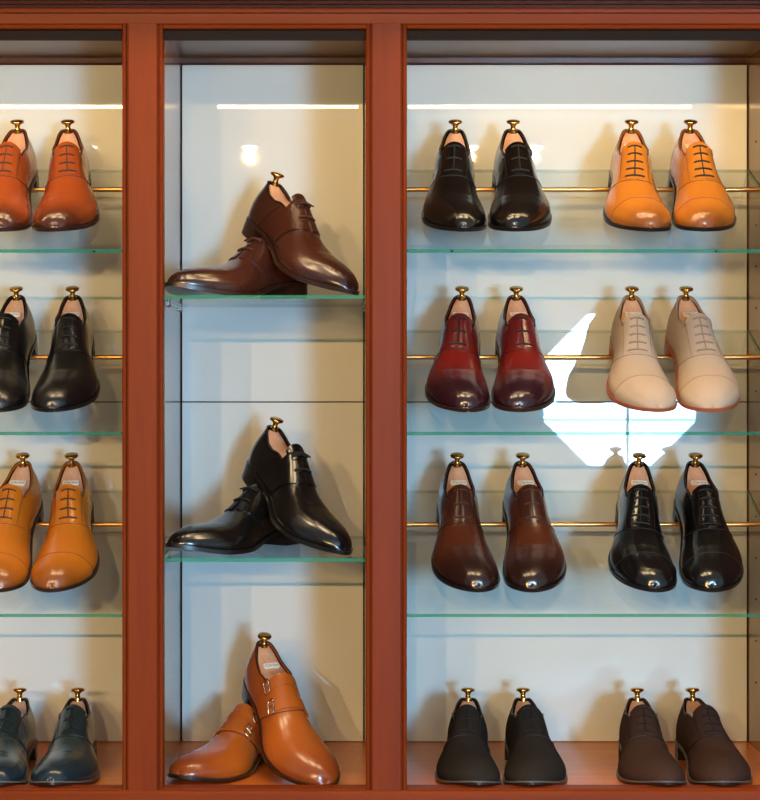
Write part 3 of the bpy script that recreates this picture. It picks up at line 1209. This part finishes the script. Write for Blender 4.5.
mb = MB(); mb.tube([(0, 0, .1), (0, 0, 1.34)], .014, 12); mb.build('pole', BLACK_METAL, st, True, auto=50)
for k in range(3):
    a = R(90 + 120 * k)
    mb = MB(); mb.tube([(0, 0, .5), (.45 * math.cos(a), .45 * math.sin(a), .012)], .010, 10); mb.build('leg', BLACK_METAL, st, True, auto=50)

BULB = emit('warm_bulb', (1.0, .82, .60), 70.0)


def downlight(x, y, label, target=None, power=0, size=R(60)):
    t = empty('ceiling_downlight', label, 'ceiling light', (x, y, ZR), 'ceiling downlights')
    mb = MB(); mb.lathe([(.062, 0), (.062, -.004), (.054, -.006), (.050, -.006), (.050, -.001)], (0, 0, 0), None, 24); mb.build('trim_ring', STEEL, t, True, auto=40)
    mb = MB(); mb.lathe([(.046, -.002), (.044, -.012), (.030, -.024), (.010, -.032), (.006, -.044)], (0, 0, 0), None, 20); mb.build('bulb', BULB, t, True, auto=60)
    if power:
        ld = bpy.data.lights.new('downlight_beam', 'SPOT')
        ld.energy = power
        ld.color = (1.0, .62, .25)
        ld.spot_size = size
        ld.spot_blend = .5
        ld.shadow_soft_size = .022
        lo = bpy.data.objects.new('downlight_beam', ld)
        C.objects.link(lo)
        lo.parent = t
        lo.location = (0, 0, -.072)
        dv = Vector(target) - Vector((x, y, ZR - .085))
        lo.rotation_euler = dv.to_track_quat('-Z', 'Y').to_euler()
    return t


CPANEL = emit('warm_light_panel', (1.0, .72, .42), 20.0)
for x, nm in ((-.62, 'left'), (-.02, 'middle'), (.58, 'right')):
    t = empty('ceiling_light_panel', f'{nm} one of the warm rectangular ceiling light panels in front of the cabinet', 'ceiling light', (x, -.50, ZR), 'ceiling light panels')
    mb = MB()
    for x0, x1, y0, y1 in ((-.20, -.185, -.20, .20), (.185, .20, -.20, .20), (-.185, .185, -.20, -.185), (-.185, .185, .185, .20)):
        mb.box(x0, x1, y0, y1, -.02, 0)
    mb.build('frame', STEEL, t)
    mb = MB(); mb.box(-.185, .185, -.185, .185, -.014, 0); mb.build('diffuser', CPANEL, t)
for k, (x, pw) in enumerate(((-2.5, 450), (-1.5, 440), (-.5, 360), (.88, 80), (1.28, 80))):
    downlight(x, -7.5, f'{["leftmost", "second from left", "middle", "second from right", "rightmost"][k]} warm downlight in the far ceiling row behind the camera', (.05, .2, 1.35), pw, R(30))

# the room's general light
w = bpy.data.worlds.new('world')
bpy.context.scene.world = w
w.use_nodes = True
w.node_tree.nodes['Background'].inputs[0].default_value = (.8, .9, 1, 1)
w.node_tree.nodes['Background'].inputs[1].default_value = .3

# ------------------------------------------------------------------ camera and colour
cd = bpy.data.cameras.new('camera')
cam = bpy.data.objects.new('camera', cd)
C.objects.link(cam)
cam.location = (0, -D, ZC)
cam.rotation_euler = (PI / 2, 0, 0)
cd.sensor_fit = 'AUTO'
cd.sensor_width = 36
cd.lens = PXM * D / 800 * 36
cd.shift_x = (380 - VX) / 800
cd.shift_y = (VY - 400) / 800
cd.clip_start = .05
S = bpy.context.scene
S.camera = cam
S.view_settings.view_transform = 'Standard'
S.view_settings.look = 'None'
S.view_settings.gamma = 1
S.view_settings.exposure = 0
S.view_settings.use_curve_mapping = False
S.cycles.use_denoising = True
S.cycles.max_bounces = 10
S.cycles.diffuse_bounces = 4
S.cycles.transparent_max_bounces = 24
S.cycles.sample_clamp_indirect = 6
